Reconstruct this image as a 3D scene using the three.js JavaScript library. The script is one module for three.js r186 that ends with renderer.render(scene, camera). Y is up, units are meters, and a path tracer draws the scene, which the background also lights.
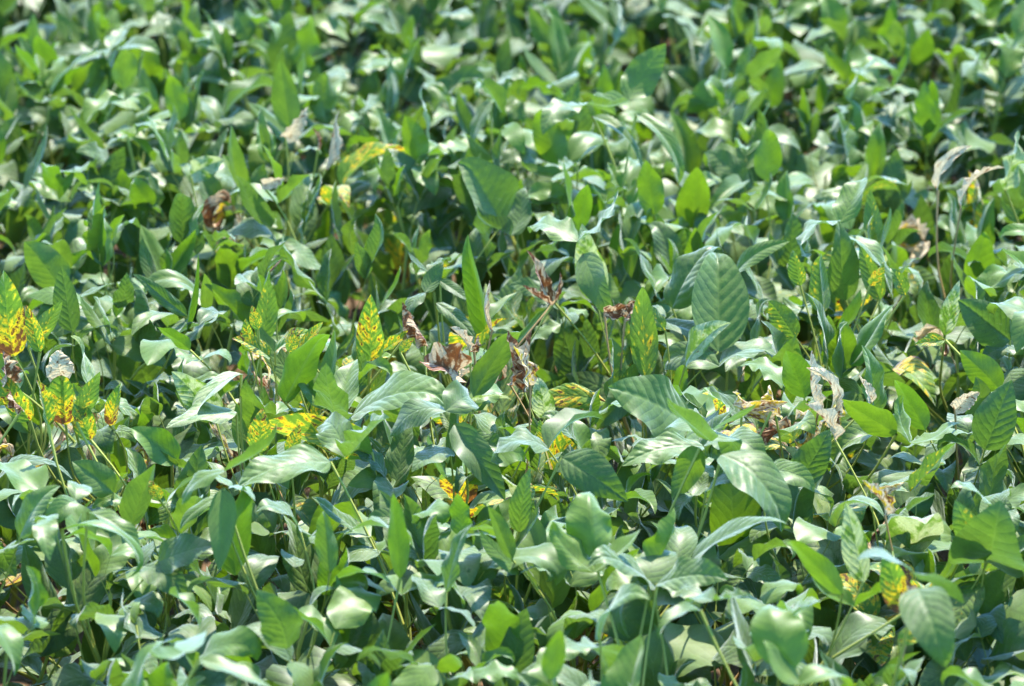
import * as THREE from 'three';
import { Sky } from 'three/addons/objects/Sky.js';
import { mergeGeometries } from 'three/addons/utils/BufferGeometryUtils.js';

// ------------------------------------------------------------------ camera, sky, sun, exposure
const scene = new THREE.Scene();
const CANOPY = 0.75;                                            // mean height of the leaf tops above the soil
const camera = new THREE.PerspectiveCamera(7.2, 1024 / 686, 0.1, 400);
camera.position.set(0, 2.9, 0);
camera.lookAt(0, CANOPY, -6.4);
camera.focus = 6.62;
camera.userData.fStop = 6.3;

const SUN = new THREE.Vector3().setFromSphericalCoords(1, THREE.MathUtils.degToRad(90 - 62), THREE.MathUtils.degToRad(180 - 22));
const sky = new Sky();
sky.name = 'sky';
sky.scale.setScalar(300);
const su = sky.material.uniforms;
su.turbidity.value = 4; su.rayleigh.value = 1.6; su.mieCoefficient.value = 0.005; su.mieDirectionalG.value = 0.8;
su.sunPosition.value.copy(SUN);
sky.userData.kind = 'structure';
scene.add(sky);
scene.environmentIntensity = 0.2;

const sun = new THREE.DirectionalLight(0xfff3e2, 5);
sun.position.copy(SUN).multiplyScalar(20).add(new THREE.Vector3(0, 0, -7));
sun.target.position.set(0, 0, -7);
sun.castShadow = true;
sun.shadow.mapSize.set(4096, 4096);
Object.assign(sun.shadow.camera, { left: -6, right: 6, top: 8, bottom: -8, near: 1, far: 45 });
scene.add(sun, sun.target);

const renderer = new THREE.WebGLRenderer({ antialias: true });
renderer.setSize(1024, 686);
renderer.shadowMap.enabled = true;
renderer.toneMapping = THREE.LinearToneMapping;
renderer.toneMappingExposure = 2.55;

// ------------------------------------------------------------------ helpers
function rng(seed) { let a = seed >>> 0; return () => { a = (a + 0x6d2b79f5) | 0; let t = Math.imul(a ^ (a >>> 15), 1 | a); t = (t + Math.imul(t ^ (t >>> 7), 61 | t)) ^ t; return ((t ^ (t >>> 14)) >>> 0) / 4294967296; }; }
const R = Math.PI / 180, lerp = (a, b, t) => a + (b - a) * t, clamp = (x, a = 0, b = 1) => Math.min(b, Math.max(a, x)), smooth = (a, b, x) => { const t = clamp((x - a) / (b - a)); return t * t * (3 - 2 * t); };
function hash(x, y, s) { let h = Math.imul(x, 374761393) + Math.imul(y, 668265263) + Math.imul(s, 2147483647 - 97); h = Math.imul(h ^ (h >>> 13), 1274126177); return ((h ^ (h >>> 16)) >>> 0) / 4294967296; }
function noise(x, y, s = 0) { const xi = Math.floor(x), yi = Math.floor(y), fx = x - xi, fy = y - yi, u = fx * fx * (3 - 2 * fx), v = fy * fy * (3 - 2 * fy); return lerp(lerp(hash(xi, yi, s), hash(xi + 1, yi, s), u), lerp(hash(xi, yi + 1, s), hash(xi + 1, yi + 1, s), u), v); }
const fbm = (x, y, s = 0) => 0.5 * noise(x, y, s) + 0.27 * noise(2.1 * x, 2.1 * y, s + 7) + 0.15 * noise(4.3 * x, 4.3 * y, s + 13) + 0.08 * noise(8.7 * x, 8.7 * y, s + 29);
const names = {};
const numbered = (n) => { const k = names[n] = (names[n] ?? -1) + 1; return k ? `${n}_${String(k).padStart(3, '0')}` : n; };

// ------------------------------------------------------------------ leaf print: veins, blotches, relief
// a leaflet's uv: u across (midrib at 0.5), v from base to tip
const VEINS = 8.5;
function veinAt(u, v) {                                         // [distance to the midrib, place between two side veins 0..1]
  const x = Math.abs(u - 0.5) * 2;
  const q = (v - 0.2 * x - 0.1 * x * x + 0.045 * (noise(u * 5, v * 7, 61) - 0.5)) * VEINS + (u > 0.5 ? 0.35 : 0) + 2;
  return [x, q - Math.floor(q), q];
}
function relief(u, v) {                                         // 0..1, veins sunk between puffed panels
  const [x, f] = veinAt(u, v);
  const panel = Math.pow(Math.abs(Math.sin(Math.PI * f)), 0.55);
  return clamp(0.15 + 0.46 * panel * smooth(0, 0.1, x) + 0.34 * (noise(u * 15, v * 27, 5) - 0.3) * panel + 0.14 * (noise(u * 40, v * 72, 6) - 0.5) * panel);
}
const TW = 192, TH = 384;
function texture(pixel, srgb = true, w = TW, h = TH) {
  const d = new Uint8Array(w * h * 4);
  for (let j = 0; j < h; j++) for (let i = 0; i < w; i++) {
    const c = pixel((i + 0.5) / w, (j + 0.5) / h), k = (j * w + i) * 4;
    for (let n = 0; n < 3; n++) d[k + n] = clamp(c[n]) * 255;
    d[k + 3] = 255;
  }
  const t = new THREE.DataTexture(d, w, h);
  t.magFilter = THREE.LinearFilter; t.minFilter = THREE.LinearMipmapLinearFilter; t.generateMipmaps = true;
  t.wrapS = t.wrapT = THREE.RepeatWrapping; t.flipY = false;
  if (srgb) t.colorSpace = THREE.SRGBColorSpace;
  t.needsUpdate = true;
  return t;
}
const mix3 = (a, b, t) => [lerp(a[0], b[0], t), lerp(a[1], b[1], t), lerp(a[2], b[2], t)];
const YELLOW = [0.86, 0.73, 0.12], BROWN = [0.42, 0.24, 0.10], TAN = [0.84, 0.76, 0.60], PALE = [0.80, 0.82, 0.62];
function leafPrint(seed, o = {}) {
  const green = o.green ?? [0.41, 0.545, 0.14];
  return texture((u, v) => {
    const [x, f, q] = veinAt(u, v), half = u > 0.5 ? 17 : 0;
    const vein = Math.max(1 - smooth(0.0, 0.035, x), 0.55 * (1 - smooth(0.0, 0.07, Math.min(f, 1 - f))) * (1 - 0.5 * x));
    const m = fbm(u * 4, v * 8, seed) - 0.5, n = noise(u * 70, v * 140, seed + 3) - 0.5;
    let c = green.map((g, i) => g * (1 + 0.22 * m + 0.10 * n + (i === 0 ? 0.08 * m : 0)));
    c = mix3(c, [0.56, 0.66, 0.34], vein * 0.22);
    if (o.specks && noise(u * 26, v * 52, seed + 50) > 0.92) c = mix3(c, PALE, 0.3);
    if (o.pale) {
      const b = fbm(u * 3 + 9, v * 5, seed + 31) + 0.25 * (v - 0.4) + 0.06 * n;
      c = mix3(c, PALE.map((k) => k * (1 + 0.2 * n)), smooth(o.pale, o.pale + 0.2, b) * 0.7 * (1 - 0.4 * vein));
    }
    if (o.yellow) {                                             // blotches that run between the veins; the veins stay green longer
      const b = 0.34 * fbm(q * 1.1 * o.size, x * 3.2 * o.size + half, seed + 11) + 0.30 * fbm(u * 9 * o.size, v * 15 * o.size, seed + 12) + 0.28 * fbm(u * 3, v * 4, seed + 15) + 0.09 * Math.sin(Math.PI * f) + (o.grow ?? 0) * (v - 0.5) + 0.05 * n;
      const y = smooth(o.yellow, o.yellow + 0.09, b) * (1 - 0.6 * vein);
      c = mix3(c, mix3([0.66, 0.68, 0.16], YELLOW, smooth(o.yellow + 0.04, o.yellow + 0.12, b)).map((k) => k * (1 + 0.16 * n + 0.25 * m)), y);
      const d = smooth(o.brown, o.brown + 0.07, b + 0.10 * (noise(u * 16, v * 30, seed + 77) - 0.5) + 0.06 * n);
      c = mix3(c, mix3([0.50, 0.31, 0.13], [0.34, 0.21, 0.11], clamp(0.5 + 2.4 * m)), d * (1 - 0.35 * vein));
    }
    if (o.dry) {
      const s = fbm(u * 5, v * 7, seed + 71), t = mix3(TAN, mix3([0.60, 0.44, 0.27], BROWN, s), smooth(o.dry, o.dry + 0.2, s + 0.15 * (0.6 - Math.sin(Math.PI * f)) + 0.08 * n));
      c = mix3(t, YELLOW, o.gold ? 0.85 * smooth(0.52, 0.60, fbm(u * 4 + 3, v * 6, seed + 91)) : 0);
      c = mix3(c.map((k) => k * (1 + 0.22 * n + 0.2 * m)), [0.5, 0.36, 0.2], vein * 0.4);
    }
    return c;
  });
}
const bumpMap = texture((u, v) => { const h = relief(u, v); return [h, h, h]; }, false);

function leafMaterial(map, tint, o = {}) {
  const m = new THREE.MeshPhysicalMaterial({
    map, bumpMap, bumpScale: o.bump ?? 0.0017, roughness: 1, metalness: 0, side: THREE.DoubleSide,
    transmission: o.through ?? 0.44, thickness: 0, ior: o.ior ?? 1.5, specularIntensity: 0.4,
    clearcoat: o.coat ?? 1, clearcoatRoughness: o.coatRough ?? 0.44,
    sheen: o.sheen ?? 1.4, sheenRoughness: 0.7, sheenColor: new THREE.Color(0.85, 0.98, 0.92),
  });
  m.color.setRGB(...tint.map((c) => c * (o.keep ? 1 : 0.8)));
  return m;
}
const healthyA = leafPrint(1), healthyB = leafPrint(2, { specks: true }), healthyC = leafPrint(3, { green: [0.46, 0.60, 0.09] });
const LEAF = {
  mature: [leafMaterial(healthyA, [0.84, 0.86, 0.95]), leafMaterial(healthyB, [0.95, 0.95, 0.95]), leafMaterial(healthyA, [0.66, 0.72, 0.82]), leafMaterial(healthyB, [0.72, 0.76, 0.95], { coatRough: 0.54 })],
  young: [leafMaterial(healthyC, [0.86, 0.88, 0.8], { bump: 0.0007 }), leafMaterial(healthyC, [0.74, 0.84, 0.76], { bump: 0.0007 }), leafMaterial(healthyA, [0.98, 0.96, 0.85], { bump: 0.0008 })],
  specked: [leafMaterial(leafPrint(11, { yellow: 0.60, brown: 0.76, size: 1.6 }), [1, 1, 1]), leafMaterial(leafPrint(12, { yellow: 0.58, brown: 0.74, size: 1.3 }), [1, 1, 1])],
  yellowed: [leafMaterial(leafPrint(13, { yellow: 0.49, brown: 0.62, size: 1.0 }), [1, 1, 1], { coat: 0.35, keep: true }), leafMaterial(leafPrint(14, { yellow: 0.48, brown: 0.61, size: 1.2, grow: 0.3 }), [1, 1, 1], { coat: 0.35, keep: true }), leafMaterial(leafPrint(15, { yellow: 0.47, brown: 0.63, size: 0.9, grow: -0.3 }), [1, 1, 1], { coat: 0.35, keep: true })],
  bleached: [leafMaterial(leafPrint(16, { pale: 0.42, yellow: 0.62, brown: 0.68, size: 1.5 }), [1, 1, 1]), leafMaterial(leafPrint(17, { pale: 0.34 }), [1, 1, 1])],
  withered: [leafMaterial(leafPrint(18, { dry: 0.58 }), [1, 1, 1], { coat: 0.1, through: 0.3, sheen: 0.6, keep: true }), leafMaterial(leafPrint(19, { dry: 0.50, gold: true }), [1, 1, 1], { coat: 0.1, through: 0.3, sheen: 0.6, keep: true }), leafMaterial(leafPrint(20, { dry: 0.38 }), [0.85, 0.75, 0.68], { coat: 0.1, through: 0.3, sheen: 0.6, keep: true })],
};
const stemMat = new THREE.MeshStandardMaterial({ roughness: 0.75, map: texture((u, v) => { const n = fbm(u * 8, v * 60, 4); return [0.50 + 0.24 * n, 0.56 + 0.16 * n, 0.22 + 0.1 * n]; }, true, 64, 256) });
const dryStemMat = new THREE.MeshStandardMaterial({ roughness: 0.85, map: texture((u, v) => { const n = fbm(u * 8, v * 50, 9); return [0.55 + 0.2 * n, 0.45 + 0.16 * n, 0.26 + 0.12 * n]; }, true, 64, 256) });

// ------------------------------------------------------------------ leaflet shapes (unit length, base at the origin, tip along +y, upper face +z)
const outline = (t) => Math.pow(clamp(t), 0.56) * Math.pow(clamp(1 - t), 0.92) / (Math.pow(0.378, 0.56) * Math.pow(0.622, 0.92));
function leafletShape(p) {
  const { width = 0.54, bend = 40, power = 1.2, fold = 18, cup = 0.5, twist = 0, wave = 0.1, waves = 2.2, skew = 0, sway = 0, nu = 11, nv = 6, quilt = 0, curl = 0, phase = 0 } = p;
  const pos = [], uv = [], idx = [];
  const P = new THREE.Vector3(), T = new THREE.Vector3(), N = new THREE.Vector3(), W = new THREE.Vector3(), q = new THREE.Vector3();
  const SUB = 6;
  for (let i = 0; i <= nu; i++) {
    const t = Math.pow(i / nu, 0.93);
    if (i) { const t0 = Math.pow((i - 1) / nu, 0.93); for (let k = 0; k < SUB; k++) { const tm = lerp(t0, t, (k + 0.5) / SUB), a = bend * R * Math.pow(tm, power) + curl * R * smooth(0.7, 1, tm); P.add(q.set(sway * Math.sin(Math.PI * tm * 1.3 + phase) * 0.9, Math.cos(a), -Math.sin(a)).normalize().multiplyScalar((t - t0) / SUB)); } }
    const a = bend * R * Math.pow(t, power) + curl * R * smooth(0.7, 1, t);
    T.set(sway * Math.sin(Math.PI * t * 1.3 + phase) * 0.9, Math.cos(a), -Math.sin(a)).normalize();
    N.set(0, Math.sin(a), Math.cos(a)); W.crossVectors(T, N).normalize(); N.crossVectors(W, T).normalize();
    const tw = twist * R * t;
    W.applyAxisAngle(T, tw); N.applyAxisAngle(T, tw);
    const o = Math.max(outline(t), i === 0 ? 0.08 : 0.015);
    for (let j = 0; j <= nv; j++) {
      const s = (j / nv) * 2 - 1, as = Math.abs(s), hw = width / 2 * o * (1 + skew * Math.sign(s));
      const phi = fold * R * (1 - cup * as);
      let x = hw * s * Math.cos(phi), z = hw * as * Math.sin(phi) + wave * hw * as * as * Math.sin(2 * Math.PI * waves * t + phase + (s > 0 ? 1.9 : 0));
      const u = 0.5 + 0.5 * s * o;
      if (quilt) z += quilt * (relief(u, t) - 0.5) * smooth(0, 0.12, t) * smooth(1.0, 0.85, as);
      pos.push(P.x + W.x * x + N.x * z, P.y + W.y * x + N.y * z, P.z + W.z * x + N.z * z);
      uv.push(u, t);
    }
  }
  for (let i = 0; i < nu; i++) for (let j = 0; j < nv; j++) { const a = i * (nv + 1) + j, b = a + 1, c = a + nv + 1, d = c + 1; idx.push(a, b, d, a, d, c); }
  const g = new THREE.BufferGeometry();
  g.setAttribute('position', new THREE.Float32BufferAttribute(pos, 3));
  g.setAttribute('uv', new THREE.Float32BufferAttribute(uv, 2));
  g.setIndex(idx); g.computeVertexNormals();
  g.userData.tip = P.clone();
  return g;
}
const shapes = { up: [], arch: [], droop: [], dry: [] };
{
  const r = rng(77), between = (a, b) => lerp(a, b, r());
  const common = () => ({ width: between(0.34, 0.58), cup: between(-0.3, 1.1), twist: between(-48, 48), wave: between(0.06, 0.30), waves: between(1.2, 3.2), skew: between(-0.18, 0.18), sway: between(-0.22, 0.22), phase: between(0, 6.3), curl: between(-30, 70) });
  for (let i = 0; i < 20; i++) shapes.up.push(leafletShape({ ...common(), bend: between(-75, 55), power: between(1, 2.6), fold: between(6, 58) }));
  for (let i = 0; i < 22; i++) shapes.arch.push(leafletShape({ ...common(), bend: between(55, 150), power: between(0.8, 1.9), fold: between(-14, 44) }));
  for (let i = 0; i < 12; i++) shapes.droop.push(leafletShape({ ...common(), bend: between(20, 90), power: between(0.7, 1.4), fold: between(-16, 26), width: between(0.5, 0.68) }));
  for (let i = 0; i < 14; i++) shapes.dry.push(leafletShape({ width: between(0.3, 0.5), bend: between(110, 300), power: between(0.9, 1.8), fold: between(50, 105), cup: between(-0.6, 0.4), twist: between(-160, 160), wave: between(0.2, 0.5), waves: between(3, 6), sway: between(-0.4, 0.4), phase: between(0, 6.3), nu: 15, nv: 6 }));
}
// a petiole: unit length from the origin to (0, 1, 0), bowed towards +x
function petioleShape(bow, thick) {
  const c = new THREE.CatmullRomCurve3([0, 0.25, 0.5, 0.75, 1].map((t) => new THREE.Vector3(bow * Math.sin(Math.PI * t), t, 0.3 * bow * Math.sin(2 * Math.PI * t))));
  const g = new THREE.TubeGeometry(c, 6, thick, 5, false), p = g.attributes.position, v = new THREE.Vector3(), q = new THREE.Vector3();
  for (let i = 0; i < p.count; i++) { const t = Math.floor(i / 6) / 6, k = 1.35 - 0.6 * t + 0.5 * smooth(0.92, 1, t) + 0.5 * smooth(0.08, 0, t); c.getPointAt(t, q); v.fromBufferAttribute(p, i).sub(q).multiplyScalar(k).add(q); p.setXYZ(i, v.x, v.y, v.z); }
  g.computeVertexNormals();
  return g;
}
const petioles = [-0.10, -0.06, -0.03, 0.03, 0.07, 0.12].map((b) => petioleShape(b, 0.0072));
// a main stem: unit height, zigzag from node to node
function stemCurve(seed) {
  const r = rng(seed), pts = [];
  for (let i = 0; i <= 11; i++) pts.push(new THREE.Vector3((i % 2 ? 1 : -1) * 0.008 + (r() - 0.5) * 0.012 + 0.05 * Math.sin(i * 0.25 + seed), i / 11, (r() - 0.5) * 0.02 + 0.03 * Math.sin(i * 0.3 + 2 * seed)));
  return new THREE.CatmullRomCurve3(pts);
}
const stems = [3, 4, 5, 6, 7, 8].map((s) => {
  const c = stemCurve(s), g = new THREE.TubeGeometry(c, 22, 0.0052, 6, false), p = g.attributes.position, v = new THREE.Vector3(), q = new THREE.Vector3();
  for (let i = 0; i < p.count; i++) { const t = Math.floor(i / 7) / 22, k = 1.25 - 0.8 * t + (Math.floor(i / 7) % 2 ? 0 : 0.16); c.getPointAt(t, q); v.fromBufferAttribute(p, i).sub(q).multiplyScalar(k).add(q); p.setXYZ(i, v.x, v.y, v.z); }
  g.computeVertexNormals();
  return { c, g };
});

// ------------------------------------------------------------------ one plant
const Y = new THREE.Vector3(0, 1, 0), M4 = new THREE.Matrix4();
function basis(o, d, n) {                                       // turn o so that its +y runs along d and its +z is as near n as it can be
  const y = d.clone().normalize(), x = new THREE.Vector3().crossVectors(y, n).normalize(), z = new THREE.Vector3().crossVectors(x, y);
  o.quaternion.setFromRotationMatrix(M4.makeBasis(x, y, z));
}
const pick = (a, r) => a[Math.floor(r() * a.length) % a.length];
const mesh = (name, g, m, parent) => { const o = new THREE.Mesh(g, m); o.name = name; o.castShadow = o.receiveShadow = true; parent.add(o); return o; };

// sick(x, z): how far gone the crop is there, 0..1; patches [x, z, radius, strength]
const PATCHES = [[-0.6,-6.38,0.17,0.8],[-0.31,-6.48,0.13,0.6],[-0.18,-6.52,0.1,0.45],[-0.04,-6.46,0.17,0.9],[0.04,-6.62,0.14,0.6],[0.16,-6.58,0.12,0.5],[0.32,-6.29,0.13,0.6],[0.37,-6.25,0.1,0.5],[0.4,-6.77,0.15,0.55],[0.48,-6.75,0.15,0.6],[0.62,-7.24,0.2,0.65],[0.59,-6.83,0.15,0.5],[-0.3,-7.34,0.14,0.5],[-0.3,-6.16,0.12,0.5],[0.42,-5.72,0.14,0.6],[-0.01,-6.2,0.12,0.5],[-0.5,-6.23,0.12,0.5],[0.18,-7.54,0.1,0.3],[0.09,-6.83,0.1,0.5],[0.53,-6.54,0.12,0.4],[0.46,-6.02,0.1,0.5]];
const sickAt = (x, z) => PATCHES.reduce((s, [px, pz, pr, k]) => Math.max(s, k * smooth(pr, pr * 0.35, Math.hypot(x - px, z - pz))), 0);
// room kept free of ordinary leaves: [x, y, z, radius] spheres
const HEROES = [
  [0,0.26,0.706,-6.496,0.259,0.805,-6.596,0.12,0.7,0.7,0.62,10,6,4,1.3,0.03],
  [2,0.206,0.71,-6.66,0.268,0.78,-6.69,-0.4,0.75,0.5,0.62,45,10,0,1,0.08],
  [0,0.292,0.712,-6.794,0.363,0.758,-6.794,0,1,0.3,0.36,55,12,0,0,0.08],
  [7,0.217,0.71,-6.438,0.27,0.78,-6.388,-0.4,0.75,0.5,0.46,25,20,0,0,0.08],
  [5,0.167,0.684,-6.458,0.163,0.805,-6.458,0,0.25,-0.97,0.32,10,16,0,0,0.08],
  [0,0.212,0.716,-6.194,0.115,0.774,-6.164,-0.4,0.75,0.5,0.74,38,-8,-10,1,0.08],
  [1,0.361,0.694,-6.354,0.337,0.756,-6.354,0,0.25,-0.97,0.8,20,10,0,0,0.08],
  [5,0.36,0.7,-6.568,0.325,0.75,-6.568,0,0.25,-0.97,0.6,15,10,0,0,0.08],
  [5,0.4,0.704,-6.657,0.397,0.785,-6.657,-0.5,0.4,-0.8,0.52,5,12,0,0,0.08],
  [2,0.398,0.7,-6.482,0.365,0.79,-6.482,0.4,0.75,0.5,0.34,10,26,0,0,0.08],
  [0,0.438,0.771,-6.776,0.495,0.699,-6.726,0.4,0.75,0.5,0.36,85,14,0,0,0.08],
  [1,-0.031,0.684,-6.611,-0.056,0.825,-6.611,-0.4,0.75,0.5,0.3,-6,30,0,0,0.08],
  [7,0.11,0.702,-6.71,0.09,0.808,-6.71,0,0.6,0.8,0.42,-10,14,0,0,0.08],
  [0,0.091,0.788,-6.643,0.128,0.722,-6.583,-0.4,0.75,0.5,0.42,55,10,0,0,0.08],
  [1,-0.047,0.703,-6.332,0.01,0.787,-6.332,0,0.25,-0.97,0.34,38,26,0,0,0.08],
  [2,-0.096,0.744,-6.577,-0.046,0.706,-6.547,0,1,0.3,0.36,25,18,0,0,0.08],
  [2,-0.093,0.737,-6.691,-0.052,0.713,-6.671,-0.4,0.75,0.5,0.34,30,16,0,0,0.08],
  [0,-0.192,0.732,-6.177,-0.075,0.758,-6.127,0,1,0.3,0.52,60,-6,12,1,0.08],
  [8,0.041,0.709,-6.236,0.031,0.761,-6.236,0,0.6,0.8,0.5,60,10,0,0,0.08],
  [8,-0.051,0.708,-6.263,-0.08,0.742,-6.233,0,1,0.3,0.6,40,10,0,0,0.08],
  [8,-0.049,0.716,-6.268,-0.008,0.734,-6.238,0,1,0.3,0.5,40,10,0,0,0.08],
  [6,-0.163,0.724,-6.443,-0.12,0.746,-6.443,-0.5,0.4,-0.8,0.5,10,14,0,0,0.08],
  [6,-0.178,0.708,-6.436,-0.175,0.802,-6.436,0,0.6,0.8,0.48,-8,8,0,0,0.08],
  [1,-0.278,0.712,-6.288,-0.221,0.798,-6.288,-0.5,0.4,-0.8,0.52,22,12,0,0,0.08],
  [6,-0.167,0.707,-6.119,-0.312,0.743,-6.119,0,0.25,-0.97,0.46,15,4,0,0,0.08],
  [0,-0.211,0.754,-5.955,-0.321,0.736,-5.905,-0.4,0.75,0.5,0.5,55,-8,10,1,0.08],
  [8,-0.327,0.769,-6.226,-0.377,0.721,-6.166,-0.4,0.75,0.5,0.42,70,6,0,0,0.08],
  [0,-0.074,0.741,-6.039,-0.117,0.729,-5.989,0,1,0.3,0.6,35,-6,0,0,0.08],
  [2,-0.067,0.773,-6.03,-0.008,0.697,-5.98,-0.4,0.75,0.5,0.4,60,10,0,0,0.08],
  [6,-0.325,0.733,-6.416,-0.33,0.777,-6.416,0,0.6,0.8,0.5,5,16,0,0,0.08],
  [5,-0.315,0.711,-6.509,-0.306,0.799,-6.509,0,0.25,-0.97,0.36,5,18,0,0,0.08],
  [6,-0.295,0.729,-6.429,-0.244,0.761,-6.409,0.4,0.75,0.5,0.5,30,10,0,0,0.08],
  [6,-0.3,0.729,-6.405,-0.346,0.761,-6.385,-0.4,0.75,0.5,0.5,30,10,0,0,0.08],
  [6,-0.314,0.769,-6.395,-0.321,0.801,-6.395,0,0.6,0.8,0.5,5,16,0,0,0.08],
  [6,-0.261,0.758,-6.356,-0.233,0.792,-6.356,0.5,0.4,-0.8,0.4,20,16,0,0,0.08],
  [6,-0.276,0.751,-6.363,-0.261,0.779,-6.363,0,0.6,0.8,0.5,20,10,0,0,0.08],
  [6,-0.3,0.727,-6.063,-0.294,0.782,-6.063,0,0.6,0.8,0.55,10,10,0,0,0.08],
  [6,-0.261,0.736,-6.028,-0.249,0.774,-6.028,0.4,0.75,0.5,0.5,15,10,0,0,0.08],
  [6,-0.138,0.756,-6.348,-0.12,0.774,-6.348,0.4,0.75,0.5,0.5,20,10,0,0,0.08],
  [6,-0.405,0.733,-5.884,-0.416,0.757,-5.884,0,0.6,0.8,0.6,20,10,0,0,0.08],
  [6,0.039,0.719,-6.111,0.033,0.751,-6.111,0,0.6,0.8,0.5,20,10,0,0,0.08],
  [6,0.46,0.739,-6.665,0.477,0.771,-6.665,0.4,0.75,0.5,0.5,20,10,0,0,0.08],
  [5,0.503,0.737,-6.632,0.483,0.773,-6.632,0,0.6,0.8,0.5,20,10,0,0,0.08],
  [5,0.37,0.741,-6.659,0.359,0.789,-6.659,0,0.6,0.8,0.5,10,10,0,0,0.08],
  [5,0.192,0.735,-6.495,0.16,0.775,-6.495,-0.4,0.75,0.5,0.4,10,10,0,0,0.08],
  [6,0.535,0.758,-6.387,0.498,0.752,-6.387,0,0.6,0.8,0.5,20,10,0,0,0.08],
  [6,-0.499,0.737,-6.079,-0.516,0.793,-6.079,0,0.6,0.8,0.5,8,14,0,0,0.08],
  [6,-0.613,0.749,-6.352,-0.622,0.86,-6.352,0,0.6,0.8,0.5,4,14,0,0,0.08],
  [6,-0.575,0.775,-6.292,-0.59,0.835,-6.292,0,0.6,0.8,0.45,4,14,0,0,0.08],
  [6,-0.546,0.767,-6.047,-0.558,0.823,-6.047,0.4,0.75,0.5,0.5,4,14,0,0,0.08],
  [5,-0.516,0.765,-6.07,-0.485,0.825,-6.07,0,0.25,-0.97,0.4,4,14,0,0,0.08],
  [5,-0.602,0.734,-6.429,-0.558,0.796,-6.429,0,0.25,-0.97,0.4,10,14,0,0,0.08],
  [6,-0.539,0.709,-6.212,-0.544,0.781,-6.212,0,0.6,0.8,0.6,0,10,0,0,0.08],
  [6,-0.58,0.724,-6.185,-0.614,0.785,-6.185,-0.4,0.75,0.5,0.5,30,16,0,0,0.08],
  [6,-0.486,0.707,-6.215,-0.47,0.762,-6.215,0,0.6,0.8,0.4,8,20,0,0,0.08],
  [7,-0.358,0.714,-6.214,-0.41,0.776,-6.214,0,0.6,0.8,0.56,15,8,0,0,0.08],
  [1,-0.403,0.72,-6.462,-0.443,0.75,-6.462,0,0.25,-0.97,0.5,15,10,0,0,0.08],
  [1,-0.414,0.703,-6.587,-0.398,0.806,-6.587,0.4,0.75,0.5,0.18,10,40,0,0,0.08],
  [2,-0.415,0.717,-6.607,-0.482,0.773,-6.607,-0.4,0.75,0.5,0.24,12,30,0,0,0.08],
  [1,-0.589,0.692,-6.791,-0.637,0.758,-6.791,0,0.25,-0.97,0.7,10,8,0,0,0.08],
  [2,-0.563,0.691,-6.623,-0.575,0.779,-6.623,0,0.6,0.8,0.42,5,14,0,0,0.08],
  [1,-0.397,0.705,-6.098,-0.452,0.745,-6.098,0,0.6,0.8,0.66,15,8,0,0,0.08],
  [1,-0.466,0.706,-5.983,-0.513,0.744,-5.983,0,0.6,0.8,0.7,20,6,0,0,0.08],
  [1,-0.441,0.696,-5.893,-0.41,0.774,-5.893,0,0.25,-0.97,0.5,10,14,0,0,0.08],
  [4,-0.324,0.795,-5.753,-0.328,0.715,-5.703,0,0.6,0.8,0.36,35,12,0,0,0.08],
  [0,-0.56,0.714,-5.813,-0.513,0.776,-5.813,-0.4,0.75,0.5,0.55,45,10,0,0,0.08],
  [8,-0.331,0.738,-6.175,-0.413,0.732,-6.135,0,1,0.3,0.5,35,4,0,0,0.08],
  [2,-0.399,0.709,-5.747,-0.332,0.741,-5.717,0,0.6,0.8,0.6,40,-8,0,0,0.08],
  [4,-0.336,0.761,-5.815,-0.377,0.729,-5.795,-0.4,0.75,0.5,0.34,40,16,0,0,0.08],
  [1,-0.499,0.78,-5.661,-0.428,0.73,-5.641,0,0.9,-0.3,0.2,120,20,0,0,0.08],
  [0,-0.474,0.779,-5.718,-0.417,0.731,-5.688,0.75,0.6,0.3,0.34,70,20,0,0,0.08],
  [0,-0.243,0.708,-5.851,-0.291,0.742,-5.821,0,1,0.3,0.6,60,-8,0,0,0.08],
  [1,-0.125,0.714,-5.683,-0.132,0.815,-5.683,0,0.25,-0.97,0.3,8,20,0,0,0.08],
  [1,-0.203,0.719,-5.689,-0.211,0.791,-5.689,0,0.25,-0.97,0.42,10,16,0,0,0.08],
  [0,-0.073,0.715,-5.639,-0.044,0.795,-5.639,-0.4,0.75,0.5,0.36,20,14,0,0,0.08],
  [0,0.008,0.706,-5.851,0.021,0.784,-5.851,0,0.6,0.8,0.36,30,14,0,0,0.08],
  [1,0.0,0.713,-5.744,-0.027,0.777,-5.744,0,0.25,-0.97,0.36,12,16,0,0,0.08],
  [3,0.09,0.748,-5.662,0.087,0.802,-5.722,0,0.25,-0.97,0.7,-105,16,0,0,0.1,1.9],
  [3,0.158,0.724,-5.686,0.181,0.786,-5.716,-0.5,0.4,-0.8,0.62,-40,24,0,0,0.1,2.2],
  [0,0.156,0.715,-5.663,0.084,0.755,-5.613,0,1,0.3,0.56,35,0,0,1,0.08],
  [0,0.161,0.723,-5.642,0.237,0.747,-5.592,0,1,0.3,0.54,35,0,0,1,0.08],
  [0,0.224,0.75,-6.02,0.128,0.74,-5.98,0,1,0.3,0.5,40,-6,0,1,0.08],
  [1,0.217,0.777,-5.938,0.186,0.713,-5.938,0.5,0.4,-0.8,0.5,20,10,0,0,0.08],
  [0,0.219,0.714,-6.079,0.263,0.776,-6.079,-0.4,0.75,0.5,0.5,30,10,0,0,0.08],
  [2,0.058,0.753,-5.971,0.134,0.717,-5.921,0,0.6,0.8,0.52,45,0,0,1,0.08],
  [0,0.241,0.783,-5.898,0.309,0.707,-5.848,0.4,0.75,0.5,0.6,75,4,0,1,0.08],
  [0,0.225,0.723,-5.937,0.265,0.747,-5.907,0,1,0.3,0.5,70,4,0,0,0.08],
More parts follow.
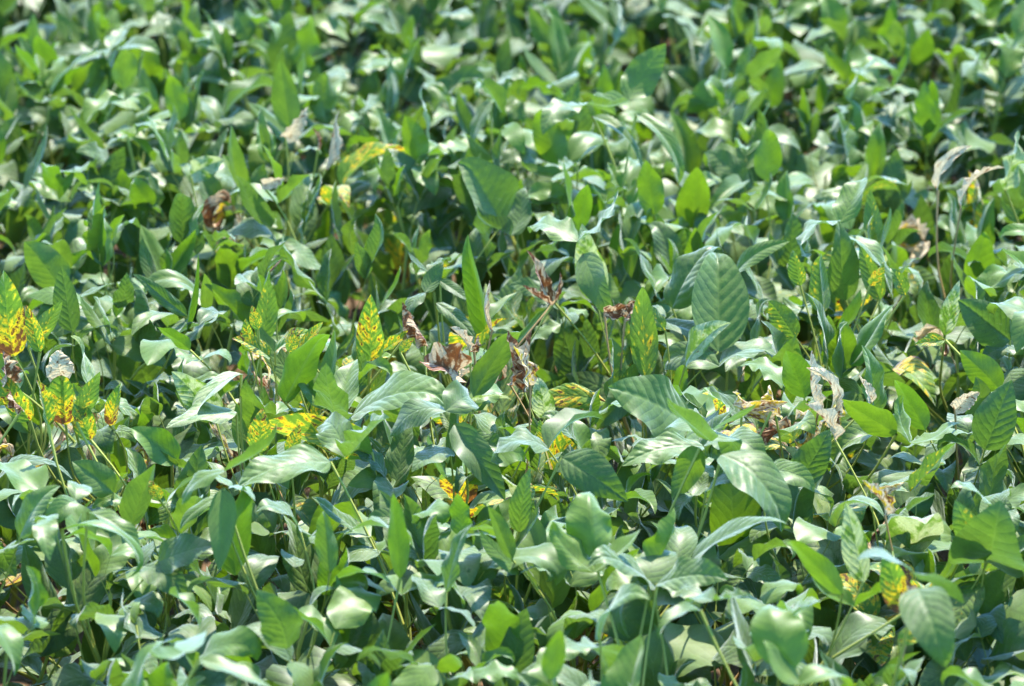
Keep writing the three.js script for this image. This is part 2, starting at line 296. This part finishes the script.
  [0,0.203,0.708,-5.757,0.309,0.762,-5.727,0,1,0.3,0.42,25,16,0,0,0.08],
  [2,0.335,0.701,-6.026,0.373,0.769,-6.026,0,0.6,0.8,0.58,10,6,0,1,0.08],
  [0,0.288,0.74,-5.959,0.349,0.73,-5.919,0,1,0.3,0.5,60,0,0,0,0.08],
  [3,0.459,0.723,-6.139,0.393,0.767,-6.139,0,0.25,-0.97,0.56,10,10,0,0,0.08],
  [0,0.546,0.739,-5.849,0.498,0.771,-5.819,0,1,0.3,0.5,30,10,0,0,0.08],
  [0,0.539,0.698,-5.775,0.546,0.791,-5.725,0,0.6,0.8,0.9,60,4,0,0,0.08],
  [2,0.428,0.826,-5.362,0.453,0.764,-5.292,0,0.6,0.8,0.52,95,-6,8,1,0.05,1.2],
  [3,0.362,0.734,-5.582,0.3,0.795,-5.582,0,0.25,-0.97,0.36,35,14,0,0,0.08],
  [3,0.294,0.772,-5.271,0.275,0.818,-5.331,0,0.25,-0.97,0.66,-115,4,0,0,0.1,1.8],
  [8,0.393,0.707,-5.689,0.371,0.802,-5.689,-0.4,0.75,0.5,0.36,-6,20,0,0,0.08],
  [6,0.431,0.717,-5.571,0.406,0.792,-5.571,0,0.6,0.8,0.46,5,14,0,0,0.08],
  [6,0.416,0.726,-5.466,0.455,0.744,-5.466,0,0.6,0.8,0.55,10,8,0,0,0.08],
  [0,0.292,0.704,-5.522,0.332,0.766,-5.482,0,1,0.3,0.5,50,0,0,0,0.08],
  [3,0.039,0.767,-5.251,0.05,0.823,-5.251,0,0.25,-0.97,0.46,6,12,0,0,0.08],
  [0,0.094,0.742,-5.426,0.146,0.808,-5.376,0,1,0.3,0.4,60,10,0,0,0.08],
  [0,0.201,0.774,-5.432,0.157,0.756,-5.392,0,1,0.3,0.34,70,14,0,0,0.08],
  [4,-0.324,0.786,-5.26,-0.245,0.764,-5.23,0,1,0.3,0.34,25,10,0,0,0.08],
  [3,0.6,0.709,-6.34,0.55,0.761,-6.34,0,0.25,-0.97,0.6,10,8,0,0,0.08],
  [2,0.627,0.718,-6.506,0.56,0.771,-6.506,0,0.6,0.8,0.7,10,8,0,1,0.08],
  [7,0.546,0.718,-6.526,0.563,0.791,-6.526,0,0.6,0.8,0.34,5,16,0,0,0.08],
  [2,0.566,0.701,-6.145,0.596,0.789,-6.145,0,0.6,0.8,0.6,30,6,0,1,0.08],
  [1,0.499,0.703,-6.21,0.461,0.767,-6.21,0,0.25,-0.97,0.5,20,10,0,0,0.08],
  [0,0.444,0.686,-6.293,0.426,0.783,-6.293,0.4,0.75,0.5,0.46,15,10,0,0,0.08],
  [5,0.476,0.708,-6.701,0.448,0.782,-6.701,0,0.6,0.8,0.4,5,12,0,0,0.08],
  [0,0.434,0.69,-6.754,0.423,0.799,-6.754,0,0.6,0.8,0.42,10,10,0,0,0.08],
  [5,0.534,0.709,-5.754,0.498,0.781,-5.754,-0.4,0.75,0.5,0.5,15,10,0,0,0.08],
  [2,-0.013,0.712,-7.017,-0.073,0.798,-7.017,0.4,0.75,0.5,0.84,6,6,0,1,0.08],
  [0,0.11,0.813,-7.187,0.179,0.737,-7.147,0.4,0.75,0.5,0.24,95,16,0,0,0.08],
  [0,0.17,0.82,-7.177,0.227,0.73,-7.137,0.4,0.75,0.5,0.24,80,16,0,0,0.08],
  [0,0.09,0.738,-7.206,0.143,0.772,-7.186,0,1,0.3,0.24,70,16,0,0,0.08],
  [3,0.194,0.706,-7.077,0.181,0.784,-7.077,0,0.25,-0.97,0.56,8,10,0,0,0.08],
  [3,0.35,0.709,-7.232,0.356,0.781,-7.232,0,0.25,-0.97,0.6,8,10,0,0,0.08],
  [3,0.067,0.705,-7.317,0.039,0.785,-7.317,0,0.25,-0.97,0.6,8,10,0,0,0.08],
  [3,-0.129,0.709,-7.305,-0.149,0.781,-7.305,0,0.25,-0.97,0.6,8,10,0,0,0.08],
  [1,-0.318,0.703,-7.498,-0.331,0.807,-7.498,0,0.25,-0.97,0.42,8,12,0,0,0.08],
  [0,-0.679,0.695,-7.707,-0.6,0.775,-7.667,0,1,0.3,0.55,35,0,0,0,0.08],
  [0,-0.58,0.743,-7.781,-0.518,0.747,-7.741,0,1,0.3,0.5,70,4,0,0,0.08],
  [3,-0.477,0.711,-7.52,-0.49,0.778,-7.52,0,0.25,-0.97,0.5,8,10,0,0,0.08],
  [2,-0.394,0.722,-7.915,-0.416,0.768,-7.915,0,0.6,0.8,0.8,10,6,0,0,0.08],
  [2,-0.031,0.767,-7.429,-0.059,0.703,-7.399,-0.4,0.75,0.5,0.4,50,10,0,0,0.08],
  [0,0.492,0.709,-7.632,0.531,0.781,-7.592,0,1,0.3,0.5,60,4,0,0,0.08],
  [10,0.308,0.759,-6.117,0.272,0.781,-6.117,0,1,0.3,0.34,205,30,30,0,0.25],
  [10,0.315,0.741,-6.156,0.308,0.779,-6.156,0,0.5,0.86,0.65,120,37,-80,0,0.3],
  [10,0.274,0.756,-6.138,0.329,0.764,-6.138,0,0.5,0.86,0.45,40,37,40,0,0.3],
  [9,0.371,0.746,-6.117,0.349,0.814,-6.117,0.5,0.8,0.3,0.31,110,40,120,0,0.25],
  [9,0.367,0.741,-6.168,0.358,0.819,-6.168,0.3,0.5,0.8,0.34,30,45,150,0,0.25],
  [10,0.374,0.739,-6.125,0.388,0.781,-6.125,0,0.5,0.86,0.65,90,37,90,0,0.3],
  [9,0.382,0.737,-6.077,0.346,0.783,-6.077,0,0.5,0.86,0.52,60,50,120,0,0.4],
  [9,0.433,0.742,-6.2,0.416,0.778,-6.2,0,0.5,0.86,0.47,60,43,80,0,0.2],
  [11,-0.134,0.736,-6.46,-0.137,0.784,-6.46,0,0.5,0.86,0.52,50,50,120,0,0.4],
  [11,-0.109,0.738,-6.427,-0.127,0.782,-6.427,0,0.5,0.86,0.52,90,43,-120,0,0.4],
  [11,-0.066,0.754,-6.279,-0.107,0.766,-6.279,0,0.5,0.86,0.91,160,37,30,0,0.3],
  [9,-0.052,0.745,-6.388,-0.077,0.775,-6.388,0,0.5,0.86,0.52,80,50,100,0,0.3],
  [11,-0.047,0.749,-6.368,-0.042,0.771,-6.368,0,0.5,0.86,0.65,60,43,100,0,0.3],
  [11,-0.002,0.724,-6.315,-0.005,0.795,-6.315,0,0.5,0.86,0.44,60,50,160,0,0.4],
  [11,0.015,0.72,-6.301,0.024,0.8,-6.301,0,0.5,0.86,0.42,40,50,-160,0,0.4],
  [10,0.022,0.734,-6.286,0.0,0.786,-6.286,0,0.5,0.86,0.52,70,50,100,0,0.4],
  [11,0.055,0.724,-6.637,0.018,0.796,-6.637,0,0.5,0.86,0.31,50,56,60,0,0.2],
  [11,0.051,0.747,-6.561,0.013,0.773,-6.561,0,0.5,0.86,0.39,60,50,90,0,0.3],
  [11,0.056,0.741,-6.598,0.061,0.779,-6.598,0,0.5,0.86,0.39,40,50,60,0,0.3],
  [11,0.116,0.751,-6.52,0.161,0.769,-6.52,0,0.5,0.86,0.52,60,43,60,0,0.4],
  [11,0.142,0.751,-6.494,0.16,0.769,-6.494,0,0.5,0.86,0.65,90,43,-60,0,0.4],
  [9,-0.025,0.727,-6.52,-0.028,0.793,-6.52,0,0.5,0.86,0.34,30,50,40,0,0.3],
  [9,-0.542,0.774,-6.207,-0.543,0.806,-6.207,0,0.5,0.86,1.04,100,25,30,0,0.3],
  [11,-0.603,0.768,-6.189,-0.611,0.812,-6.189,0,0.5,0.86,0.65,80,43,90,0,0.4],
  [11,-0.578,0.778,-6.07,-0.591,0.802,-6.07,0,0.5,0.86,0.65,80,43,-90,0,0.4],
  [9,0.573,0.759,-7.019,0.617,0.821,-7.019,-0.6,0.7,0.3,0.26,95,40,60,0,0.3],
  [9,0.597,0.762,-6.927,0.655,0.818,-6.927,-0.6,0.7,0.3,0.26,90,40,-60,0,0.3],
  [8,0.667,0.748,-7.057,0.682,0.832,-7.057,0,0.5,0.86,0.39,20,43,60,0,0.3],
  [9,-0.316,0.747,-7.309,-0.284,0.793,-7.309,0,0.5,0.86,0.44,110,37,60,0,0.3],
  [9,-0.257,0.727,-7.22,-0.237,0.813,-7.22,0,0.5,0.86,0.34,20,53,220,0,0.2],
  [11,-0.268,0.754,-7.225,-0.276,0.786,-7.225,0,0.5,0.86,0.39,50,50,90,0,0.3],
  [9,-0.338,0.755,-7.056,-0.307,0.765,-7.056,0,0.5,0.86,0.65,80,31,60,0,0.3],
  [9,0.532,0.739,-6.181,0.561,0.761,-6.181,0,0.5,0.86,0.78,60,31,30,0,0.3],
  [10,0.417,0.715,-5.966,0.458,0.725,-5.966,0,0.5,0.86,0.39,50,50,60,0,0.3],
  [10,0.428,0.719,-5.873,0.401,0.761,-5.873,0,0.5,0.86,0.52,70,50,100,0,0.3],
  [11,0.438,0.745,-5.52,0.426,0.775,-5.52,0,0.5,0.86,0.78,70,43,80,0,0.4],
  [11,-0.313,0.759,-6.648,-0.294,0.781,-6.648,0,0.5,0.86,0.31,30,53,60,0,0.2],
  [8,-0.441,0.739,-7.155,-0.393,0.761,-7.155,0,0.5,0.86,0.65,80,25,30,0,0.3],
  [11,-0.313,0.714,-6.126,-0.294,0.726,-6.126,0,0.5,0.86,0.78,70,43,30,0,0.3],
];

const NOTED = [
  [0.26, -6.38, "soybean plant with one broad upright dark veined leaf beside a speckled pale leaf"],
  [0.21, -6.08, "soybean plant with a wide blue-green leaf tilted flat below the upright veined leaf"],
  [0.3, -6.14, "soybean plant with brown and gold curled withered leaf"],
  [0.37, -6.1, "soybean plant with pale striped shrivelled leaf rolled upright"],
  [-0.17, -6.31, "soybean plant holding an upright yellow leaf with brown spots"],
  [-0.28, -6.32, "soybean plant with a clump of small bright yellow leaves"],
  [-0.24, -6.0, "soybean plant with a long horizontal green and yellow blotched leaf"],
  [-0.09, -6.25, "soybean plant with brown cupped dead leaves beside the yellow spotted leaf"],
  [0.0, -6.25, "dying soybean plant with drooping brown shredded leaves"],
  [0.04, -6.54, "soybean plant with thin brown shrivelled leaf tips above green leaves"],
  [0.16, -6.27, "soybean plant with a narrow upright leaf flecked yellow"],
  [0.1, -6.54, "soybean plant with a bleached leaf behind a drooping blue-green one"],
  [-0.62, -6.34, "soybean plant with tall yellow and brown mottled upright leaf"],
  [-0.54, -6.12, "soybean plant with a whitish dried leaf above mottled yellow leaves"],
  [-0.27, -6.16, "soybean plant with a large folded bright green leaf above pale leaves"],
  [-0.2, -5.93, "soybean plant with a pale arching leaf below the long blotched leaf"],
  [-0.02, -6.88, "soybean plant with a broad dark triangular leaf amid narrow leaves"],
  [0.12, -7.3, "soybean plant with narrow pale leaves arching over like hooks"],
  [0.6, -7.02, "soybean plant with pale tan curled withered leaf tips"],
  [-0.29, -7.21, "soybean plant with tan rolled withered leaves among green ones"],
  [0.37, -5.56, "soybean plant with a bleached pointed leaf beside yellow brown leaves"],
  [0.46, -5.31, "soybean plant with the largest bent green leaf"],
  [0.09, -5.63, "soybean plant with a bright green wedge leaf folded over at its top"],
  [0.16, -5.57, "soybean plant with two pale spreading leaves under a bright green one"],
  [-0.33, -5.84, "soybean plant with a pale veined leaf hanging point down"],
  [0.33, -5.86, "soybean plant with an upright dark veined leaf above pale arching leaves"],
];
const CLEAR = [];
for (const h of HEROES) {                                       // the showy leaves stand clear of their neighbours
  const c = new THREE.Vector3((h[1] + h[4]) / 2, (h[2] + h[5]) / 2, (h[3] + h[6]) / 2), len = Math.hypot(h[1] - h[4], h[2] - h[5], h[3] - h[6]);
  for (const d of [0.02, 0.07, 0.13]) CLEAR.push([c.x, c.y + 0.32 * d, c.z + 0.95 * d, 0.02 + 0.27 * len]);
}
const taken = (p) => CLEAR.some(([x, y, z, r]) => (p.x - x) ** 2 + (p.y - y) ** 2 + (p.z - z) ** 2 < r * r);

// the crop's habit from place to place: below 0 narrow upright leaves, above 0 broad arching ones
const habitAt = (x, z) => clamp(1.1 * smooth(-0.1, 0.35, x) * smooth(-6.6, -5.9, z) - 1.1 * smooth(0.45, 0.1, Math.abs(x + 0.12)) * smooth(0.75, 0.3, Math.abs(z + 6.85)) + 0.7 * (fbm(x * 2.5 + 20, z * 2.5 + 60, 21) - 0.5), -1, 1);
function growPlant(root, seed, o = {}) {
  const r = rng(seed), between = (a, b) => lerp(a, b, r());
  const H = o.height ?? between(0.56, 0.68), s = pick(stems, r), spin = between(0, 6.283), lean = new THREE.Quaternion().setFromEuler(new THREE.Euler(between(-0.09, 0.09), spin, between(-0.09, 0.09)));
  const sick = o.sick ?? 0, habit = o.habit ?? 0;
  const st = mesh('stem', s.g, sick > 0.75 ? dryStemMat : stemMat, root);
  st.scale.setScalar(H); st.quaternion.copy(lean); Object.defineProperty(st.userData, 'curve', { value: s.c, enumerable: false });
  const K = o.nodes ?? 10;
  let az = between(0, 6.283), healthyLeaves = 0;
  const W = new THREE.Vector3();
  for (let k = 0; k < K; k++) {
    const a = k / (K - 1), t = lerp(0.42, 1, a);
    const node = s.c.getPoint(t).multiplyScalar(H).applyQuaternion(lean);
    az += Math.PI + between(-0.7, 0.7);
    const L = lerp(0.20, 0.055, Math.pow(a, 1.4)) * between(0.75, 1.25), el = lerp(38, 66, a) * R + between(-0.25, 0.25);
    const out = new THREE.Vector3(Math.cos(el) * Math.cos(az), Math.sin(el), Math.cos(el) * Math.sin(az));
    const end = node.clone().addScaledVector(out, L);
    W.copy(end).add(root.position);
    const size = lerp(0.112, 0.070, Math.pow(a, 1.6)) * between(0.75, 1.25);
    const dead = sick > 0 && r() < sick * sick * 0.55, ill = !dead && sick > 0 && r() < sick * 1.15, mood = r();
    const leaf = new THREE.Group(); leaf.name = 'leaf';
    const kids = [];
    for (let n = 0; n < 3; n++) {
      const side = n === 0 ? 0 : n === 1 ? 1 : -1;
      let az2 = az + side * between(0.9, 1.7) + between(-0.3, 0.3), e2;
      let kind;
      const pickKind = r();
      if (dead) { kind = 'dry'; e2 = between(-20, 60); }
      else if (mood < 0.42 - 0.3 * habit ? pickKind < 0.72 : pickKind < 0.14) { kind = 'up'; e2 = between(42, 86); }
      else if (pickKind < 0.86) { kind = 'arch'; e2 = between(12, 72); }
      else { kind = 'droop'; e2 = between(-25, 25); }
      e2 = e2 * R;
      const d = new THREE.Vector3(Math.cos(e2) * Math.cos(az2), Math.sin(e2), Math.cos(e2) * Math.sin(az2));
      const nn = new THREE.Vector3(-Math.sin(e2) * Math.cos(az2), Math.cos(e2), -Math.sin(e2) * Math.sin(az2)).applyAxisAngle(d, between(-0.75, 0.75));
      const base = end.clone();
      if (n === 0) base.addScaledVector(out, size * 0.22).addScaledVector(d, size * 0.03);
      const len = size * (n === 0 ? 1.08 : 0.95) * between(0.9, 1.1) * (dead ? 0.8 : 1);
      if (!o.keep && taken(W.copy(base).addScaledVector(d, len * 0.5).add(root.position))) { r(); r(); r(); continue; }
      const shape = pick(shapes[kind], r);
      const kindOfMat = dead ? 'withered' : ill ? (r() < 0.45 ? 'specked' : r() < 0.75 ? 'yellowed' : 'bleached') : (r() < 0.2 + 0.55 * smooth(0.55, 1, a) ? 'young' : 'mature');
      kids.push([shape, pick(LEAF[kindOfMat], r), base, d, nn, len * (1 + 0.08 * habit), between(0.8, 1.1) * (1 + 0.2 * habit)]);
    }
    if (!kids.length) continue;
    root.add(leaf); leaf.position.copy(node);
    const p = mesh('petiole', pick(petioles, r), dead ? dryStemMat : stemMat, leaf);
    p.scale.setScalar(L + (kids[0] && kids.length === 3 ? size * 0.2 : 0)); basis(p, out, Y);
    for (const [g, m, base, d, nn, len, wide] of kids) { const q = mesh('leaflet', g, m, leaf); q.position.copy(base).sub(node); q.scale.set(len * wide, len, len); basis(q, d, nn); }
  }
}

// ------------------------------------------------------------------ soil
{
  const soil = new THREE.PlaneGeometry(120, 120, 1, 1); soil.rotateX(-Math.PI / 2); soil.translate(0, -0.03, -30);
  const uv = soil.attributes.uv; for (let i = 0; i < uv.count; i++) uv.setXY(i, uv.getX(i) * 120, uv.getY(i) * 120);
  const print = texture((u, v) => { const w = (x) => Math.abs(((x % 1) + 1) % 1 - 0.5) * 2; const n = fbm(w(u) * 9, w(v) * 9, 40), m = noise(u * 90, v * 90, 41); return [0.27 + 0.16 * n + 0.08 * m, 0.21 + 0.13 * n + 0.07 * m, 0.15 + 0.1 * n + 0.05 * m]; }, true, 512, 512);
  const bump = texture((u, v) => { const n = fbm(u * 30, v * 30, 44); return [n, n, n]; }, false, 512, 512);
  const g = mesh('ground', soil, new THREE.MeshStandardMaterial({ map: print, bumpMap: bump, bumpScale: 0.02, roughness: 1 }), scene);
  g.userData.kind = 'structure';
}

// ------------------------------------------------------------------ the plants in view, one by one
const placeRnd = rng(2024);
const inView = (x, z) => { const d = -z; return d > 5.02 && d < 8.35 && Math.abs(x) < 0.0945 * d + 0.13; };
const spots = [], rest = [];
const PITCH = 0.178;
for (let j = 0; j < 150; j++) for (let i = -26; i <= 26; i++) {
  const x = (i + (j % 2 ? 0.5 : 0)) * PITCH + (placeRnd() - 0.5) * 0.10, z = -1.6 - j * PITCH * 0.866 + (placeRnd() - 0.5) * 0.10;
  if (inView(x, z)) spots.push([x, z]);
  else if (Math.hypot(x, z) > 2.2 && z > -15) rest.push([x, z]);
}
console.log('plants in view', spots.length, 'rest', rest.length);
const plants = [], LANDMARKS = {};
for (const [x, z, label] of NOTED) {                            // plants that one can tell apart by their showiest leaf
  let best = -1, bd = 9;
  spots.forEach(([px, pz], i) => { const d = Math.hypot(px - x, pz - z + 0.02); if (d < bd && !LANDMARKS[i]) { bd = d; best = i; } });
  LANDMARKS[best] = label;
}
spots.forEach(([x, z], i) => {
  const sick = sickAt(x, z);
  const root = new THREE.Group(); root.name = numbered('soybean_plant'); root.position.set(x, 0, z);
  scene.add(root); plants.push(root);
  const h = 0.62 + 0.10 * (fbm(x * 1.5 + 40, z * 1.5 + 40, 3) - 0.5) * 2 + (placeRnd() - 0.5) * 0.08;
  const habit = habitAt(x, z);
  growPlant(root, 5000 + i * 17, { height: h, sick, habit });
  root.userData = LANDMARKS[i] ? { label: LANDMARKS[i], category: 'plant' } : sick > 0.6 ? { label: 'dying soybean plant with brown curled leaves among yellowing ones', category: 'plant', group: 'dying soybean plants' }
    : sick > 0.2 ? { label: 'soybean plant with yellow and brown blotched leaves', category: 'plant', group: 'yellow blotched soybean plants' }
      : habit < -0.3 ? { label: 'healthy soybean plant with mostly narrow upright green leaves', category: 'plant', group: 'narrow leaved soybean plants' }
        : habit > 0.3 ? { label: 'healthy soybean plant with broad arching blue-green leaves', category: 'plant', group: 'broad leaved soybean plants' }
          : { label: 'healthy soybean plant with plain medium green leaves in the crowded crop', category: 'plant', group: 'medium leaved soybean plants' };
});

// ------------------------------------------------------------------ the showy leaves, each on the plant that it grows from
// [look, base xyz, tip xyz, upper face towards xyz, width, bend, fold, twist, quilted, wave]; angles in degrees
const LOOKS = [[LEAF.mature[0], LEAF.mature[1]], [LEAF.young[1], LEAF.young[2]], [LEAF.mature[2], LEAF.mature[3]], [LEAF.young[0]], [LEAF.young[2]], LEAF.specked, LEAF.yellowed, [LEAF.bleached[0]], [LEAF.bleached[1]], [LEAF.withered[0]], [LEAF.withered[1]], [LEAF.withered[2]]];
HEROES.forEach((h, i) => {
  const r = rng(300 + i), base = new THREE.Vector3(h[1], h[2], h[3]), chord = new THREE.Vector3(h[4], h[5], h[6]).sub(base), n = new THREE.Vector3(h[7], h[8], h[9]);
  const dry = h[0] >= 9;
  const g = leafletShape({ width: h[10] * (dry ? 1 : 0.92), bend: h[11], fold: h[12] + (dry ? 0 : lerp(2, 24, r())), twist: h[13] || (dry ? 0 : lerp(-40, 40, r())), quilt: h[14] * 0.023, wave: h[15] * (dry ? 1 : lerp(1, 3, r())), curl: dry ? 0 : lerp(-20, 60, r()), waves: dry ? lerp(3, 6, r()) : lerp(1.4, 2.6, r()), cup: dry ? lerp(-0.6, 0.3, r()) : lerp(-0.2, 1, r()), power: h[16] ?? lerp(1, 1.5, r()), skew: lerp(-0.1, 0.1, r()), sway: dry ? lerp(-0.4, 0.4, r()) : lerp(-0.08, 0.08, r()), phase: 6.3 * r(), nu: h[14] ? 30 : 16, nv: h[14] ? 18 : 10 });
  const ly = g.userData.tip.clone().normalize(), lx = new THREE.Vector3().crossVectors(ly, new THREE.Vector3(0, 0, 1)).normalize(), lz = new THREE.Vector3().crossVectors(lx, ly);
  const wy = chord.clone().normalize(), wx = new THREE.Vector3().crossVectors(wy, n).normalize(), wz = new THREE.Vector3().crossVectors(wx, wy);
  const q = new THREE.Quaternion().setFromRotationMatrix(new THREE.Matrix4().makeBasis(wx, wy, wz).multiply(new THREE.Matrix4().makeBasis(lx, ly, lz).transpose()));
  let best = plants[0], bd = 9;
  for (const p of plants) { const d = Math.hypot(p.position.x - base.x, p.position.z - base.z + 0.02); if (d < bd) { bd = d; best = p; } }
  const leaf = new THREE.Group(); leaf.name = 'leaf';
  const foot = new THREE.Vector3(0, Math.min(0.56, base.y - 0.10), 0);
  const st = best.children.find((c) => c.name === 'stem');
  const onStem = st.userData.curve.getPoint(clamp(foot.y / st.scale.y, 0.3, 0.95)).multiplyScalar(st.scale.y).applyQuaternion(st.quaternion);
  leaf.position.copy(onStem); best.add(leaf);
  const rel = base.clone().sub(best.position).sub(onStem);
  const pt = mesh('petiole', pick(petioles, r), dry && r() < 0.35 ? dryStemMat : stemMat, leaf); pt.scale.setScalar(rel.length()); basis(pt, rel, new THREE.Vector3(0.3, 0, 1));
  if (h[0] < 5) for (const side of [-1, 1]) {                         // its two side leaflets, turned away
    const e = lerp(-0.3, 0.9, r()), dir = wx.clone().multiplyScalar(side).add(new THREE.Vector3(0, 0, -0.5 + 0.5 * r())).setY(0).normalize().multiplyScalar(Math.cos(e)).setY(Math.sin(e));
    const sl = mesh('leaflet', pick(r() < 0.6 ? shapes.arch : shapes.up, r), pick(h[0] > 6 ? LEAF.mature : LOOKS[h[0]], r), leaf);
    sl.position.copy(rel).addScaledVector(wy, -0.02); sl.scale.setScalar(clamp(chord.length() * lerp(0.7, 1, r()), 0.045, 0.1));
    basis(sl, dir, new THREE.Vector3((r() - 0.5) * 0.9, 1, (r() - 0.5) * 0.9));
  }
  const lf = mesh('leaflet', g, pick(LOOKS[h[0]], r), leaf); lf.position.copy(rel); lf.quaternion.copy(q); lf.scale.setScalar(chord.length() / g.userData.tip.length());
});

// ------------------------------------------------------------------ the field beyond the frame, as one mass
{
  const field = new THREE.Group(); field.name = 'soybean_field';
  field.userData = { kind: 'stuff', label: 'soybean crop continuing around the plants in view', category: 'crop' };
  scene.add(field);
  const r = rng(99), lots = [[], [], [], []];
  for (const [x, z] of rest) lots[Math.floor(r() * 4) % 4].push([x, z]);
  lots.forEach((lot, n) => {
    const proto = new THREE.Group(); growPlant(proto, 900 + n * 31, { height: 0.62, keep: true }); proto.updateMatrixWorld(true);
    const gs = [];
    proto.traverse((m) => { if (m.isMesh) { const g = (m.geometry.index ? m.geometry.clone() : m.geometry.clone()).applyMatrix4(m.matrixWorld); for (const k of Object.keys(g.attributes)) if (!['position', 'normal', 'uv'].includes(k)) g.deleteAttribute(k); if (m.material === stemMat) { const uv = g.attributes.uv; for (let i = 0; i < uv.count; i++) uv.setXY(i, 0.5, uv.getY(i)); } gs.push(g); } });
    const im = new THREE.InstancedMesh(mergeGeometries(gs), LEAF.mature[n % 4], lot.length);
    im.name = 'soybean_rows'; im.castShadow = im.receiveShadow = true;
    const dummy = new THREE.Object3D();
    lot.forEach(([x, z], i) => { dummy.position.set(x, 0, z); dummy.rotation.y = r() * 6.283; dummy.scale.setScalar(0.9 + 0.2 * r()); dummy.updateMatrix(); im.setMatrixAt(i, dummy.matrix); });
    field.add(im);
  });
}

renderer.render(scene, camera);
